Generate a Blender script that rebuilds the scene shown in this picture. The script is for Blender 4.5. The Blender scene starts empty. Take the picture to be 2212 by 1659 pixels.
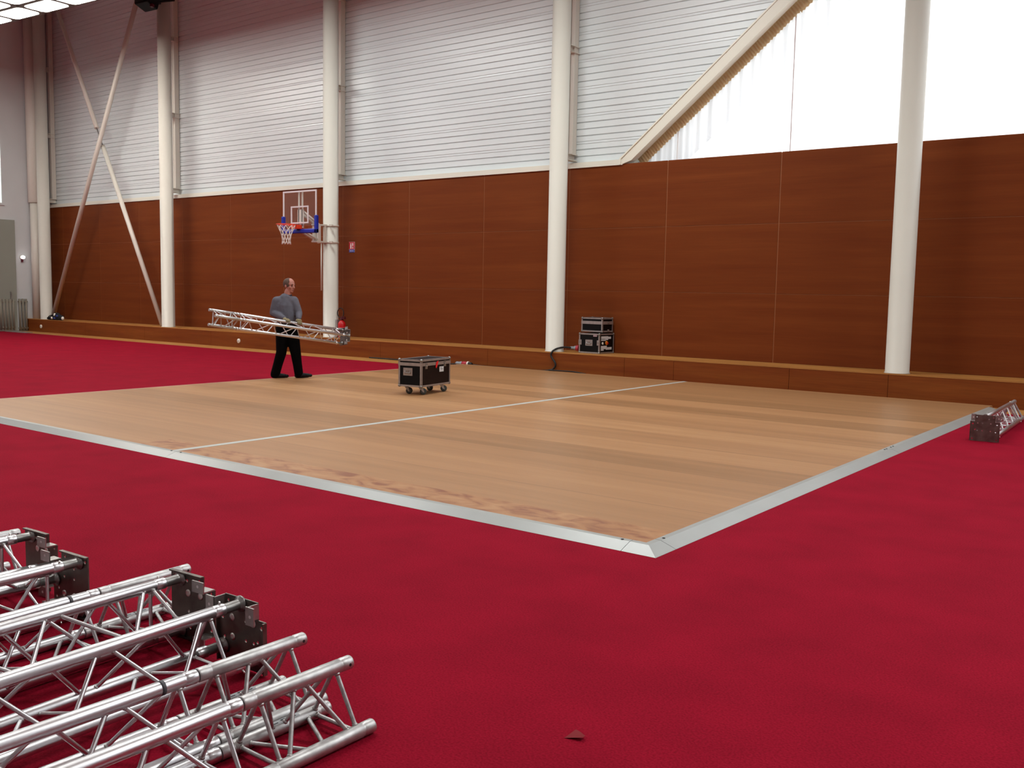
import bpy, bmesh, math, random
from mathutils import Vector, Matrix
random.seed(7)
PI = math.pi
sc = bpy.context.scene
COL = sc.collection

# ------------------------------------------------------------------ camera
def setup_camera():
    f_px, pitch, roll, yaw = 2070.5, math.radians(5.482), math.radians(1.066), math.radians(37.187)
    cy, sy = math.cos(yaw), math.sin(yaw)
    fwd = Vector((-sy*math.cos(pitch), cy*math.cos(pitch), -math.sin(pitch)))
    r = Vector((cy, sy, 0)); u = r.cross(fwd)
    r2 = r*math.cos(roll)+u*math.sin(roll); u2 = -r*math.sin(roll)+u*math.cos(roll)
    cd = bpy.data.cameras.new('camera'); cam = bpy.data.objects.new('camera', cd); COL.objects.link(cam)
    cd.sensor_fit = 'HORIZONTAL'; cd.sensor_width = 36; cd.lens = 36*f_px/2212
    cd.clip_start = 0.05; cd.clip_end = 200
    m = Matrix((r2, u2, -fwd)).transposed().to_4x4(); m.translation = Vector((0, 0, 1.6))
    cam.matrix_world = m
    sc.camera = cam
setup_camera()

# ------------------------------------------------------------------ world, lights, exposure
w = bpy.data.worlds.new('overcast_sky'); sc.world = w; w.use_nodes = True
bg = w.node_tree.nodes['Background']; bg.inputs[0].default_value = (0.93, 0.97, 1.0, 1); bg.inputs[1].default_value = 3.4
sc.view_settings.view_transform = 'Standard'; sc.view_settings.look = 'None'
sc.view_settings.gamma = 1.0; sc.view_settings.use_curve_mapping = False
sc.view_settings.exposure = 0.0
sc.cycles.use_denoising = True
sc.cycles.max_bounces = 8; sc.cycles.diffuse_bounces = 5; sc.cycles.transparent_max_bounces = 12
sc.cycles.sample_clamp_indirect = 6.0
sc.cycles.caustics_reflective = False; sc.cycles.caustics_refractive = False

def area(name, loc, rot, sx, sy, power, color=(0.95, 1.0, 0.97), spread=PI):
    l = bpy.data.lights.new(name, 'AREA'); l.shape = 'RECTANGLE'; l.size = sx; l.size_y = sy
    l.energy = power; l.color = color; l.spread = spread
    o = bpy.data.objects.new(name, l); COL.objects.link(o); o.location = loc; o.rotation_euler = rot
    return o
LAMP_POWER = 285
for lx, ly, lk in ((-16.5, 12.6, 1.0), (-9.0, 12.2, 1.35), (2.5, 12.6, 1.1),
               (-26.0, 4.0, 1.6), (-16.5, 4.0, 1.25), (-7.0, 5.0, 1.15), (2.5, 5.0, 1.15),
               (-26.0, -5.0, .8), (-16.5, -5.0, .5), (-7.0, -5.0, .35), (2.5, -5.0, .35)):
    area('hall_lamp', (lx, ly, 8.55), (0, 0, 0), 3.6, 1.3, LAMP_POWER*lk)
# daylight entering through the big wall window (sampling portal only guides the sky light)
p = area('window_portal', (-2.0, 17.4, 7.2), (math.radians(-90), 0, 0), 16.0, 6.4, 1.0)
p.data.cycles.is_portal = True

# ------------------------------------------------------------------ material helpers
def hexc(h):
    h = h.lstrip('#'); v = [int(h[i:i+2], 16)/255 for i in (0, 2, 4)]
    return tuple(c/12.92 if c <= 0.04045 else ((c+0.055)/1.055)**2.4 for c in v)
MATS = {}
def mat(name, col, rough=0.5, metal=0.0, var=0.0, scale=(8, 8, 8), bump=0.0, bscale=None, detail=4, spec=0.5, rvar=0.0):
    if name in MATS: return MATS[name]
    m = bpy.data.materials.new(name); m.use_nodes = True; nt = m.node_tree; b = nt.nodes['Principled BSDF']
    if isinstance(col, str): col = hexc(col)
    b.inputs['Base Color'].default_value = (*col, 1); b.inputs['Roughness'].default_value = rough
    b.inputs['Metallic'].default_value = metal; b.inputs['Specular IOR Level'].default_value = spec
    tc = nt.nodes.new('ShaderNodeTexCoord')
    mp = nt.nodes.new('ShaderNodeMapping'); mp.inputs['Scale'].default_value = scale
    nt.links.new(tc.outputs['Object'], mp.inputs['Vector'])
    n = nt.nodes.new('ShaderNodeTexNoise'); n.inputs['Scale'].default_value = 1.0; n.inputs['Detail'].default_value = detail
    nt.links.new(mp.outputs[0], n.inputs['Vector'])
    if var > 0:
        r = nt.nodes.new('ShaderNodeMapRange'); r.inputs['From Min'].default_value = 0.3; r.inputs['From Max'].default_value = 0.7
        r.inputs['To Min'].default_value = 1-var; r.inputs['To Max'].default_value = 1+var
        nt.links.new(n.outputs['Fac'], r.inputs['Value'])
        mx = nt.nodes.new('ShaderNodeMix'); mx.data_type = 'RGBA'; mx.blend_type = 'MULTIPLY'; mx.inputs['Factor'].default_value = 1
        mx.inputs['A'].default_value = (*col, 1); nt.links.new(r.outputs[0], mx.inputs['B'])
        nt.links.new(mx.outputs['Result'], b.inputs['Base Color'])
    if rvar > 0:
        r = nt.nodes.new('ShaderNodeMapRange'); r.inputs['From Min'].default_value = 0.3; r.inputs['From Max'].default_value = 0.7
        r.inputs['To Min'].default_value = max(0.02, rough-rvar); r.inputs['To Max'].default_value = rough+rvar
        nt.links.new(n.outputs['Fac'], r.inputs['Value']); nt.links.new(r.outputs[0], b.inputs['Roughness'])
    if bump > 0:
        n2 = nt.nodes.new('ShaderNodeTexNoise'); n2.inputs['Scale'].default_value = bscale or 200; n2.inputs['Detail'].default_value = 3
        nt.links.new(tc.outputs['Object'], n2.inputs['Vector'])
        bp = nt.nodes.new('ShaderNodeBump'); bp.inputs['Strength'].default_value = bump; bp.inputs['Distance'].default_value = 0.004
        nt.links.new(n2.outputs['Fac'], bp.inputs['Height']); nt.links.new(bp.outputs[0], b.inputs['Normal'])
    MATS[name] = m
    return m

def ramp_node(nt, stops):
    r = nt.nodes.new('ShaderNodeValToRGB'); e = r.color_ramp.elements
    while len(e) < len(stops): e.new(0.5)
    for k, (p_, c) in zip(e, stops):
        k.position = p_; k.color = (*(hexc(c) if isinstance(c, str) else c), 1)
    return r

def wood_mat(name, stops, scale, rough=0.45, spec=0.4, fine=0.25, fscale=(3, 40, 40)):
    m = bpy.data.materials.new(name); m.use_nodes = True; nt = m.node_tree; b = nt.nodes['Principled BSDF']
    b.inputs['Roughness'].default_value = rough; b.inputs['Specular IOR Level'].default_value = spec
    tc = nt.nodes.new('ShaderNodeTexCoord'); mp = nt.nodes.new('ShaderNodeMapping'); mp.inputs['Scale'].default_value = scale
    nt.links.new(tc.outputs['Object'], mp.inputs['Vector'])
    n = nt.nodes.new('ShaderNodeTexNoise'); n.inputs['Scale'].default_value = 1; n.inputs['Detail'].default_value = 6; n.inputs['Distortion'].default_value = 0.4
    nt.links.new(mp.outputs[0], n.inputs['Vector'])
    r = ramp_node(nt, stops); nt.links.new(n.outputs['Fac'], r.inputs['Fac'])
    mp2 = nt.nodes.new('ShaderNodeMapping'); mp2.inputs['Scale'].default_value = fscale
    nt.links.new(tc.outputs['Object'], mp2.inputs['Vector'])
    n2 = nt.nodes.new('ShaderNodeTexNoise'); n2.inputs['Scale'].default_value = 1; n2.inputs['Detail'].default_value = 5
    nt.links.new(mp2.outputs[0], n2.inputs['Vector'])
    mr = nt.nodes.new('ShaderNodeMapRange'); mr.inputs['From Min'].default_value = .3; mr.inputs['From Max'].default_value = .7
    mr.inputs['To Min'].default_value = 1-fine; mr.inputs['To Max'].default_value = 1+fine
    nt.links.new(n2.outputs['Fac'], mr.inputs['Value'])
    mx = nt.nodes.new('ShaderNodeMix'); mx.data_type = 'RGBA'; mx.blend_type = 'MULTIPLY'; mx.inputs['Factor'].default_value = 1
    nt.links.new(r.outputs[0], mx.inputs['A']); nt.links.new(mr.outputs[0], mx.inputs['B'])
    nt.links.new(mx.outputs['Result'], b.inputs['Base Color'])
    MATS[name] = m
    return m

def emit_mat(name, col, strength):
    m = bpy.data.materials.new(name); m.use_nodes = True; nt = m.node_tree; b = nt.nodes['Principled BSDF']
    b.inputs['Base Color'].default_value = (0.9, 0.9, 0.9, 1)
    b.inputs['Emission Color'].default_value = (*col, 1); b.inputs['Emission Strength'].default_value = strength
    MATS[name] = m
    return m

# carpet: red loop pile, faint strips of the laid rolls
def carpet_mat():
    m = bpy.data.materials.new('red_carpet_pile'); m.use_nodes = True; nt = m.node_tree; b = nt.nodes['Principled BSDF']
    b.inputs['Roughness'].default_value = 0.95; b.inputs['Specular IOR Level'].default_value = 0.06
    b.inputs['Sheen Weight'].default_value = 0.0; b.inputs['Sheen Roughness'].default_value = 0.5
    b.inputs['Sheen Tint'].default_value = (1.0, 0.55, 0.65, 1)
    tc = nt.nodes.new('ShaderNodeTexCoord')
    n = nt.nodes.new('ShaderNodeTexNoise'); n.inputs['Scale'].default_value = 110; n.inputs['Detail'].default_value = 3
    nt.links.new(tc.outputs['Object'], n.inputs['Vector'])
    n2 = nt.nodes.new('ShaderNodeTexNoise'); n2.inputs['Scale'].default_value = 2.2; n2.inputs['Detail'].default_value = 5
    nt.links.new(tc.outputs['Object'], n2.inputs['Vector'])
    r = ramp_node(nt, [(0.25, (0.195, 0.0022, 0.0115)), (0.75, (0.335, 0.0056, 0.0260))])
    nt.links.new(n.outputs['Fac'], r.inputs['Fac'])
    mr = nt.nodes.new('ShaderNodeMapRange'); mr.inputs['From Min'].default_value = .3; mr.inputs['From Max'].default_value = .7
    mr.inputs['To Min'].default_value = 0.90; mr.inputs['To Max'].default_value = 1.10
    nt.links.new(n2.outputs['Fac'], mr.inputs['Value'])
    mx = nt.nodes.new('ShaderNodeMix'); mx.data_type = 'RGBA'; mx.blend_type = 'MULTIPLY'; mx.inputs['Factor'].default_value = 1
    nt.links.new(r.outputs[0], mx.inputs['A']); nt.links.new(mr.outputs[0], mx.inputs['B'])
    nt.links.new(mx.outputs['Result'], b.inputs['Base Color'])
    bp = nt.nodes.new('ShaderNodeBump'); bp.inputs['Strength'].default_value = 0.5; bp.inputs['Distance'].default_value = 0.003
    nt.links.new(n.outputs['Fac'], bp.inputs['Height']); nt.links.new(bp.outputs[0], b.inputs['Normal'])
    return m

# dance floor: wide veneer strips running along the wall, each strip its own tone
def dance_mat():
    m = bpy.data.materials.new('dance_floor_oak'); m.use_nodes = True; nt = m.node_tree; b = nt.nodes['Principled BSDF']
    b.inputs['Roughness'].default_value = 0.42; b.inputs['Specular IOR Level'].default_value = 0.45
    tc = nt.nodes.new('ShaderNodeTexCoord'); sx = nt.nodes.new('ShaderNodeSeparateXYZ'); nt.links.new(tc.outputs['Object'], sx.inputs[0])
    def math_(op, a, bv=None):
        k = nt.nodes.new('ShaderNodeMath'); k.operation = op
        if hasattr(a, 'links'): nt.links.new(a, k.inputs[0])
        else: k.inputs[0].default_value = a
        if bv is not None:
            if hasattr(bv, 'links'): nt.links.new(bv, k.inputs[1])
            else: k.inputs[1].default_value = bv
        return k.outputs[0]
    half = math_('GREATER_THAN', sx.outputs['X'], -7.98)
    band = math_('FLOOR', math_('DIVIDE', math_('ADD', sx.outputs['Y'], 0.35), 0.66))
    seed = math_('ADD', band, math_('MULTIPLY', half, 0.0))
    wn = nt.nodes.new('ShaderNodeTexWhiteNoise'); wn.noise_dimensions = '1D'; nt.links.new(seed, wn.inputs['W'])
    mp = nt.nodes.new('ShaderNodeMapping'); mp.inputs['Scale'].default_value = (0.35, 7, 1)
    nt.links.new(tc.outputs['Object'], mp.inputs['Vector'])
    n = nt.nodes.new('ShaderNodeTexNoise'); n.inputs['Scale'].default_value = 1; n.inputs['Detail'].default_value = 6; n.inputs['Distortion'].default_value = .5
    nt.links.new(mp.outputs[0], n.inputs['Vector'])
    mp2 = nt.nodes.new('ShaderNodeMapping'); mp2.inputs['Scale'].default_value = (2.5, 60, 1)
    nt.links.new(tc.outputs['Object'], mp2.inputs['Vector'])
    n2 = nt.nodes.new('ShaderNodeTexNoise'); n2.inputs['Scale'].default_value = 1; n2.inputs['Detail'].default_value = 4
    nt.links.new(mp2.outputs[0], n2.inputs['Vector'])
    v = math_('ADD', math_('MULTIPLY', wn.outputs['Value'], 0.42), math_('ADD', math_('MULTIPLY', n.outputs['Fac'], 0.6), math_('MULTIPLY', n2.outputs['Fac'], 0.25)))
    r = ramp_node(nt, [(0.28, '#8d6743'), (0.52, '#9f744e'), (0.72, '#ab7d55'), (0.95, '#b78a60')])
    nt.links.new(v, r.inputs['Fac'])
    # flame figure of the first strip by the front edge
    mp3 = nt.nodes.new('ShaderNodeMapping'); mp3.inputs['Scale'].default_value = (3.2, 7, 1); mp3.inputs['Rotation'].default_value = (0, 0, 0.05)
    nt.links.new(tc.outputs['Object'], mp3.inputs['Vector'])
    n3 = nt.nodes.new('ShaderNodeTexNoise'); n3.inputs['Scale'].default_value = 1; n3.inputs['Detail'].default_value = 5; n3.inputs['Distortion'].default_value = 1.2
    nt.links.new(mp3.outputs[0], n3.inputs['Vector'])
    r3 = ramp_node(nt, [(0.34, '#8a5236'), (0.48, '#a8754d'), (0.66, '#b5865d')])
    nt.links.new(n3.outputs['Fac'], r3.inputs['Fac'])
    front = math_('LESS_THAN', sx.outputs['Y'], 5.60)
    keep = math_('GREATER_THAN', sx.outputs['X'], -8.6)
    fm = math_('MULTIPLY', front, keep)
    mx = nt.nodes.new('ShaderNodeMix'); mx.data_type = 'RGBA'; nt.links.new(fm, mx.inputs['Factor'])
    nt.links.new(r.outputs[0], mx.inputs['A']); nt.links.new(r3.outputs[0], mx.inputs['B'])
    # dark joint lines between strips
    fr = math_('FRACT', math_('DIVIDE', math_('ADD', sx.outputs['Y'], 0.35), 1.32))
    line = math_('LESS_THAN', fr, 0.006)
    mx2 = nt.nodes.new('ShaderNodeMix'); mx2.data_type = 'RGBA'
    nt.links.new(math_('MULTIPLY', line, 0.6), mx2.inputs['Factor'])
    nt.links.new(mx.outputs['Result'], mx2.inputs['A']); mx2.inputs['B'].default_value = (*hexc('#4a3220'), 1)
    nt.links.new(mx2.outputs['Result'], b.inputs['Base Color'])
    return m

M_CARPET = carpet_mat(); M_DANCE = dance_mat()
M_WALLWOOD = wood_mat('wall_veneer', [(0.25, '#6a3013'), (0.5, '#713616'), (0.78, '#7a3d1a')], (0.30, 1, 6), rough=0.55, spec=0.10, fine=0.06, fscale=(1.5, 6, 45))
M_SEAM = mat('veneer_edge', '#8f5228', 0.6)
M_STEPWOOD = wood_mat('plinth_veneer', [(0.25, '#6e3113'), (0.5, '#7c3f19'), (0.75, '#86491e')], (0.4, 1, 6), rough=0.5, spec=0.15, fine=0.10, fscale=(2.0, 6, 60))
M_STEPTOP = wood_mat('plinth_top_veneer', [(0.30, '#a06a34'), (0.6, '#b57d42')], (0.5, 8, 1), rough=0.45, fine=0.1)
M_PARQUET = wood_mat('sports_parquet', [(0.30, '#a8743a'), (0.6, '#c08c4e')], (0.7, 9, 1), rough=0.4, fine=0.15)
M_WHITE = mat('white_steel_paint', '#d5cfc5', 0.42, var=0.02, scale=(1, 1, 1))
M_CLAD = mat('white_cladding', '#d8dee0', 0.32, var=0.02, scale=(0.6, 1, 3), spec=0.5)
M_TRIM = mat('cream_trim', '#e3e1d4', 0.45)
M_PLASTER = mat('grey_plaster', '#c6c8ca', 0.8, var=0.03, scale=(1, 1, 1))
M_DOOR = mat('door_grey_green', '#8b8d84', 0.6, var=0.03, scale=(1, 1, 1))
M_CEIL = mat('ceiling_panels', '#b9b4ae', 0.8)
M_ALU = mat('brushed_aluminium', (0.68, 0.67, 0.69), 0.33, 1.0, var=0.03, scale=(4, 60, 4))
M_ALU_DULL = mat('oxidised_aluminium', (0.52, 0.51, 0.51), 0.46, 0.92, var=0.20, scale=(45, 22, 45), detail=6)
M_WELD = mat('weld_metal', (0.50, 0.49, 0.48), 0.45, 1.0)
M_STEELPLATE = mat('raw_steel_plate', (0.165, 0.145, 0.128), 0.38, 0.85, var=0.28, scale=(14, 9, 14), rvar=0.1, detail=6)
M_STEELTAB = mat('steel_tab', (0.42, 0.40, 0.385), 0.40, 0.9, var=0.12, scale=(20, 20, 20))
M_ZINC = mat('zinc_bolt', (0.75, 0.73, 0.70), 0.3, 1.0)
M_RAMP = mat('aluminium_ramp', (0.33, 0.345, 0.335), 0.36, 0.0, var=0.04, scale=(3, 3, 3), spec=0.7)
M_RAMP.node_tree.nodes['Principled BSDF'].inputs['IOR'].default_value = 1.75
M_BLACK = mat('black_laminate', '#070608', 0.55, var=0.2, scale=(6, 6, 6), spec=0.18)
M_BROWNLAM = mat('brown_laminate', '#180b0b', 0.55, var=0.2, scale=(6, 6, 6), spec=0.18)
M_CASEALU = mat('case_aluminium', (0.42, 0.39, 0.385), 0.45, 0.7, var=0.12, scale=(12, 12, 12))
M_CASESTEEL = mat('case_steel', (0.30, 0.29, 0.28), 0.4, 0.8, var=0.12, scale=(12, 12, 12))
M_PAPER = mat('white_paper', '#cfd3d8', 0.8)
M_INK = mat('ink', '#2a2a30', 0.8)
M_RUBBER = mat('black_rubber', '#121214', 0.55)
M_WHEEL = mat('caster_tyre', '#3c4442', 0.5)
M_RED = mat('red_paint', '#c01018', 0.35)
M_DARKRED = mat('dark_red_plastic', '#4a0a1c', 0.4)
M_REDTAPE = mat('red_ribbon', '#e01822', 0.5)
M_PLUGRED = mat('plug_red', '#b02a3c', 0.45)
M_PLUGGREY = mat('plug_grey', '#8f99a3', 0.45)
M_ORANGE = mat('socket_orange', '#d87a1a', 0.4)
M_PINK = mat('pink_tag', '#9a7f84', 0.6)
M_BLUEPAD = mat('blue_padding', '#1226a0', 0.45)
M_RIM = mat('rim_orange_red', '#e8401c', 0.4)
M_NET = mat('net_cord', '#e4dcd6', 0.8)
M_LINEW = mat('board_line_white', '#d9cfd2', 0.5)
M_SIGNRED = mat('sign_red', '#c4142a', 0.5)
M_SIGNBLUE = mat('sign_blue', '#2a3aa0', 0.5)
M_SIGNWHITE = mat('sign_white', '#f0ecec', 0.5)
M_REVEAL = mat('added_reveal_grey', '#8d9099', 0.8)
M_RAD = mat('radiator_enamel', '#827a6d', 0.5)
M_SOCKET = mat('socket_white', '#e8e4dc', 0.4)
M_RUFFLE = mat('curtain_heading', '#cdb48c', 0.85)
M_SKIN = mat('skin', '#b5786a', 0.6, var=0.08, scale=(12, 12, 12))
M_HAIR = mat('short_grey_hair', '#5a443b', 0.9)
M_SWEATER = mat('grey_sweater', '#5d5c67', 0.9, var=0.12, scale=(14, 14, 14), bump=0.3, bscale=250)
M_TROUSER = mat('black_trousers', '#060607', 0.9, var=0.2, scale=(10, 10, 10), spec=0.08)
M_SHOE = mat('black_shoe', '#08090d', 0.5, spec=0.2)
M_GLOVE = mat('tan_work_glove', '#8f8262', 0.85, var=0.1, scale=(20, 20, 20))
M_DARKEYE = mat('dark_eye', '#1b1414', 0.4)
M_LIPS = mat('lips', '#8f4f48', 0.6)
M_BAGDARK = mat('bag_dark', '#11131c', 0.7)
M_BAGBLUE = mat('bag_blue', '#2b3f8a', 0.7)
M_LABELGREY = mat('sticker_grey', '#b9bcc0', 0.5)
M_TAPEBLACK = mat('black_tape', '#1b1b1f', 0.5)
M_LAMP = emit_mat('lamp_diffuser', (1.0, 0.98, 0.90), 29.0)
M_LAMPBODY = mat('lamp_housing', '#57483c', 0.5)
M_SPOT = emit_mat('wall_lamp_lens', (1.0, 1.0, 1.0), 3.0)
M_LITPANE = emit_mat('lit_pane', (0.80, 0.92, 0.88), 0.75)

def mix_transparent(name, shader, fac, col, rough=0.3):
    m = bpy.data.materials.new(name); m.use_nodes = True; nt = m.node_tree
    nt.nodes.remove(nt.nodes['Principled BSDF']); out = nt.nodes['Material Output']
    tr = nt.nodes.new('ShaderNodeBsdfTransparent'); mx = nt.nodes.new('ShaderNodeMixShader')
    mx.inputs[0].default_value = fac
    s = nt.nodes.new(shader); s.inputs['Color'].default_value = (*col, 1)
    if 'Roughness' in s.inputs: s.inputs['Roughness'].default_value = rough
    nt.links.new(tr.outputs[0], mx.inputs[1]); nt.links.new(s.outputs[0], mx.inputs[2]); nt.links.new(mx.outputs[0], out.inputs[0])
    return m
M_GLASS = mix_transparent('clear_pane', 'ShaderNodeBsdfGlossy', 0.06, (1, 1, 1), 0.03)
M_ACRYL = mix_transparent('clear_acrylic', 'ShaderNodeBsdfGlossy', 0.05, (1, 1, 1), 0.05)
def curtain_mat():
    m = bpy.data.materials.new('sheer_curtain'); m.use_nodes = True; nt = m.node_tree
    nt.nodes.remove(nt.nodes['Principled BSDF']); out = nt.nodes['Material Output']
    tl = nt.nodes.new('ShaderNodeBsdfTranslucent'); tl.inputs[0].default_value = (0.93, 0.92, 0.90, 1)
    df = nt.nodes.new('ShaderNodeBsdfDiffuse'); df.inputs[0].default_value = (0.85, 0.83, 0.80, 1)
    m1 = nt.nodes.new('ShaderNodeMixShader'); m1.inputs[0].default_value = 0.3
    nt.links.new(tl.outputs[0], m1.inputs[1]); nt.links.new(df.outputs[0], m1.inputs[2])
    tr = nt.nodes.new('ShaderNodeBsdfTransparent'); m2 = nt.nodes.new('ShaderNodeMixShader'); m2.inputs[0].default_value = 0.72
    nt.links.new(tr.outputs[0], m2.inputs[1]); nt.links.new(m1.outputs[0], m2.inputs[2]); nt.links.new(m2.outputs[0], out.inputs[0])
    return m
M_CURTAIN = curtain_mat()
M_HEM = mat('curtain_hem', '#cfc3c4', 0.9)

# ------------------------------------------------------------------ mesh helpers
class MB:
    def __init__(s): s.bm = bmesh.new(); s.mats = []; s.cur = 0
    def use(s, m):
        if m not in s.mats: s.mats.append(m)
        s.cur = s.mats.index(m); return s
    def _mark(s, faces, smooth=False):
        for f in faces: f.material_index = s.cur; f.smooth = smooth
    def box(s, lo, hi, mtx=None):
        x0, y0, z0 = lo; x1, y1, z1 = hi
        v = [Vector(c) for c in ((x0, y0, z0), (x1, y0, z0), (x1, y1, z0), (x0, y1, z0), (x0, y0, z1), (x1, y0, z1), (x1, y1, z1), (x0, y1, z1))]
        if mtx: v = [mtx @ c for c in v]
        v = [s.bm.verts.new(c) for c in v]
        s._mark([s.bm.faces.new([v[i] for i in f]) for f in ((0, 3, 2, 1), (4, 5, 6, 7), (0, 1, 5, 4), (1, 2, 6, 5), (2, 3, 7, 6), (3, 0, 4, 7))])
        return s
    def cyl(s, p0, p1, r0, r1=None, seg=16, caps=True, smooth=True):
        r1 = r0 if r1 is None else r1
        return s.sweep([p0, p1], [r0, r1], seg, caps, smooth)
    def sweep(s, pts, rads, seg=12, caps=True, smooth=True, closed=False):
        pts = [Vector(p_) for p_ in pts]; n = len(pts)
        if not isinstance(rads, (list, tuple)): rads = [rads]*n
        rings = []; ref = None
        for i, p_ in enumerate(pts):
            if closed: t = pts[(i+1) % n]-pts[i-1]
            else: t = pts[min(i+1, n-1)]-pts[max(i-1, 0)]
            t.normalize()
            if ref is None: ref = Vector((0, 0, 1)) if abs(t.z) < 0.9 else Vector((1, 0, 0))
            a = ref-t*ref.dot(t); a.normalize(); b = t.cross(a); ref = a
            rings.append([s.bm.verts.new(p_+(a*math.cos(2*PI*k/seg)+b*math.sin(2*PI*k/seg))*rads[i]) for k in range(seg)])
        F = []
        for i in range(n if closed else n-1):
            A, B = rings[i], rings[(i+1) % n]
            for k in range(seg): F.append(s.bm.faces.new((A[k], A[(k+1) % seg], B[(k+1) % seg], B[k])))
        s._mark(F, smooth)
        if caps and not closed:
            s._mark([s.bm.faces.new(rings[0][::-1]), s.bm.faces.new(rings[-1])], False)
        return s
    def lathe(s, prof, origin=(0, 0, 0), axis=(0, 0, 1), seg=24, smooth=True):
        o = Vector(origin); ax = Vector(axis).normalized()
        return s.sweep([o+ax*h for r, h in prof], [max(r, 1e-4) for r, h in prof], seg, True, smooth) if False else s._lathe(prof, o, ax, seg, smooth)
    def _lathe(s, prof, o, ax, seg, smooth):
        ref = Vector((0, 0, 1)) if abs(ax.z) < 0.9 else Vector((1, 0, 0))
        a = (ref-ax*ref.dot(ax)).normalized(); b = ax.cross(a)
        rings = [[s.bm.verts.new(o+ax*h+(a*math.cos(2*PI*k/seg)+b*math.sin(2*PI*k/seg))*max(r, 1e-4)) for k in range(seg)] for r, h in prof]
        F = []
        for A, B in zip(rings, rings[1:]):
            for k in range(seg): F.append(s.bm.faces.new((A[k], A[(k+1) % seg], B[(k+1) % seg], B[k])))
        s._mark(F, smooth); s._mark([s.bm.faces.new(rings[0][::-1]), s.bm.faces.new(rings[-1])])
        return s
    def prism(s, poly, d, smooth=False):
        """polygon (list of 3D points) extruded by vector d"""
        d = Vector(d); A = [s.bm.verts.new(Vector(p_)) for p_ in poly]; B = [s.bm.verts.new(Vector(p_)+d) for p_ in poly]
        n = len(A); F = [s.bm.faces.new(A[::-1]), s.bm.faces.new(B)]
        F += [s.bm.faces.new((A[k], A[(k+1) % n], B[(k+1) % n], B[k])) for k in range(n)]
        s._mark(F, smooth); return s
    def ball(s, c, r, sub=2, sc_=(1, 1, 1), mtx=None):
        m = Matrix.Translation(Vector(c)) @ (mtx.to_4x4() if mtx else Matrix()) @ Matrix.Diagonal((*[r*k for k in sc_], 1))
        res = bmesh.ops.create_icosphere(s.bm, subdivisions=sub, radius=1, matrix=m)
        s._mark({f for v in res['verts'] for f in v.link_faces}, True); return s
    def grid(s, P, smooth=True):
        V = [[s.bm.verts.new(Vector(c)) for c in row] for row in P]
        s._mark([s.bm.faces.new((V[i][j], V[i+1][j], V[i+1][j+1], V[i][j+1])) for i in range(len(V)-1) for j in range(len(V[0])-1)], smooth)
        return s
    def build(s, name, material=None, parent=None, bevel=0):
        bmesh.ops.recalc_face_normals(s.bm, faces=s.bm.faces)
        me = bpy.data.meshes.new(name); s.bm.to_mesh(me); s.bm.free()
        for m in (s.mats if s.mats else [material]): me.materials.append(m)
        o = bpy.data.objects.new(name, me); COL.objects.link(o)
        if parent: o.parent = parent
        if bevel:
            b = o.modifiers.new('bevel', 'BEVEL'); b.width = bevel; b.segments = 2; b.limit_method = 'ANGLE'
        return o

def tag(o, label, cat, group=None):
    o['label'] = label; o['category'] = cat
    if group: o['group'] = group
    return o
def struct(o): o['kind'] = 'structure'; return o
def thing(name, label, cat, loc=(0, 0, 0), rot=(0, 0, 0), group=None):
    o = bpy.data.objects.new(name, None); COL.objects.link(o); o.empty_display_size = 0.1
    o.location = loc; o.rotation_euler = rot
    return tag(o, label, cat, group)
def copy_tree(o, parent=None, skip=()):
    c = o.copy(); COL.objects.link(c); c.parent = parent
    for ch in [k for k in bpy.data.objects if k.parent == o and not k.name.startswith(skip or '#')]: copy_tree(ch, c, skip)
    return c

# ------------------------------------------------------------------ setting
XL, XR, YB, YF = -32.6, 13.0, -12.0, 15.867      # left wall, right wall, back of camera, plinth face
YW, ZT, ZTOP = 16.687, 4.171, 10.8
STEP = 0.41
struct(MB().box((XL-.2, YB-.2, -0.30), (XR+.2, 17.8, -0.006)).build('floor', M_PARQUET))
CARPET_Y = 15.10
tag(MB().box((XL+.02, YB+.02, -0.006), (XR-.02, CARPET_Y, 0.0)).build('carpet', M_CARPET),
    'red event carpet laid over most of the hall floor', 'carpet')
struct(MB().box((XL-.2, YB-.2, ZTOP), (XR+.2, 17.8, ZTOP+.2)).build('ceiling', M_CEIL))
struct(MB().box((XL-.2, YB-.2, 0), (XR+.2, YB, ZTOP)).build('wall_front', M_PLASTER))
struct(MB().box((XR, YB, 0), (XR+.2, 17.8, ZTOP)).build('wall_right', M_PLASTER))
struct(MB().box((XL-.2, YB, 0), (XL, 17.8, ZTOP)).build('wall_left', M_PLASTER))

# wood-panelled lower wall: pale edge board behind, veneer panels in front
SEAM0, SEAMW = -6.734, 2.266
wb = MB().use(M_SEAM).box((XL, YW+.006, 0), (XR, YW+.10, ZT-.01)).use(M_WALLWOOD)
xs = [SEAM0+SEAMW*k for k in range(-12, 9)]
xs = [XL]+[x for x in xs if XL+.3 < x < XR-.3]+[XR]
zs = [(STEP, 1.653), (1.653, 2.912), (2.912, ZT)]
for a, b in zip(xs, xs[1:]):
    for z0, z1 in zs:
        wb.box((a+.011, YW, z0+.006), (b-.011, YW+.03, z1-.006 if z1 < ZT else ZT))
wall_back = struct(wb.build('wall_back'))
# torn bits of curtain lining and clips left on the top edge of the panels
# plinth running along the wall
pf = MB().use(M_STEPWOOD)
px = [XL, -28.9, -25.6, -22.4, -19.1, -15.9, -12.7, -9.35, -8.3, -6.1, -4.46, -1.4, 1.6, 4.6, 7.6, 10.4, XR]
for a, b in zip(px, px[1:]): pf.box((a+.003, YF, -0.006), (b-.003, YF+.03, STEP-.018))
struct(pf.build('trim_1'))
struct(MB().box((XL, YF-.004, STEP-.018), (XR, YW+.005, STEP)).build('trim_2', M_STEPTOP))

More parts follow.
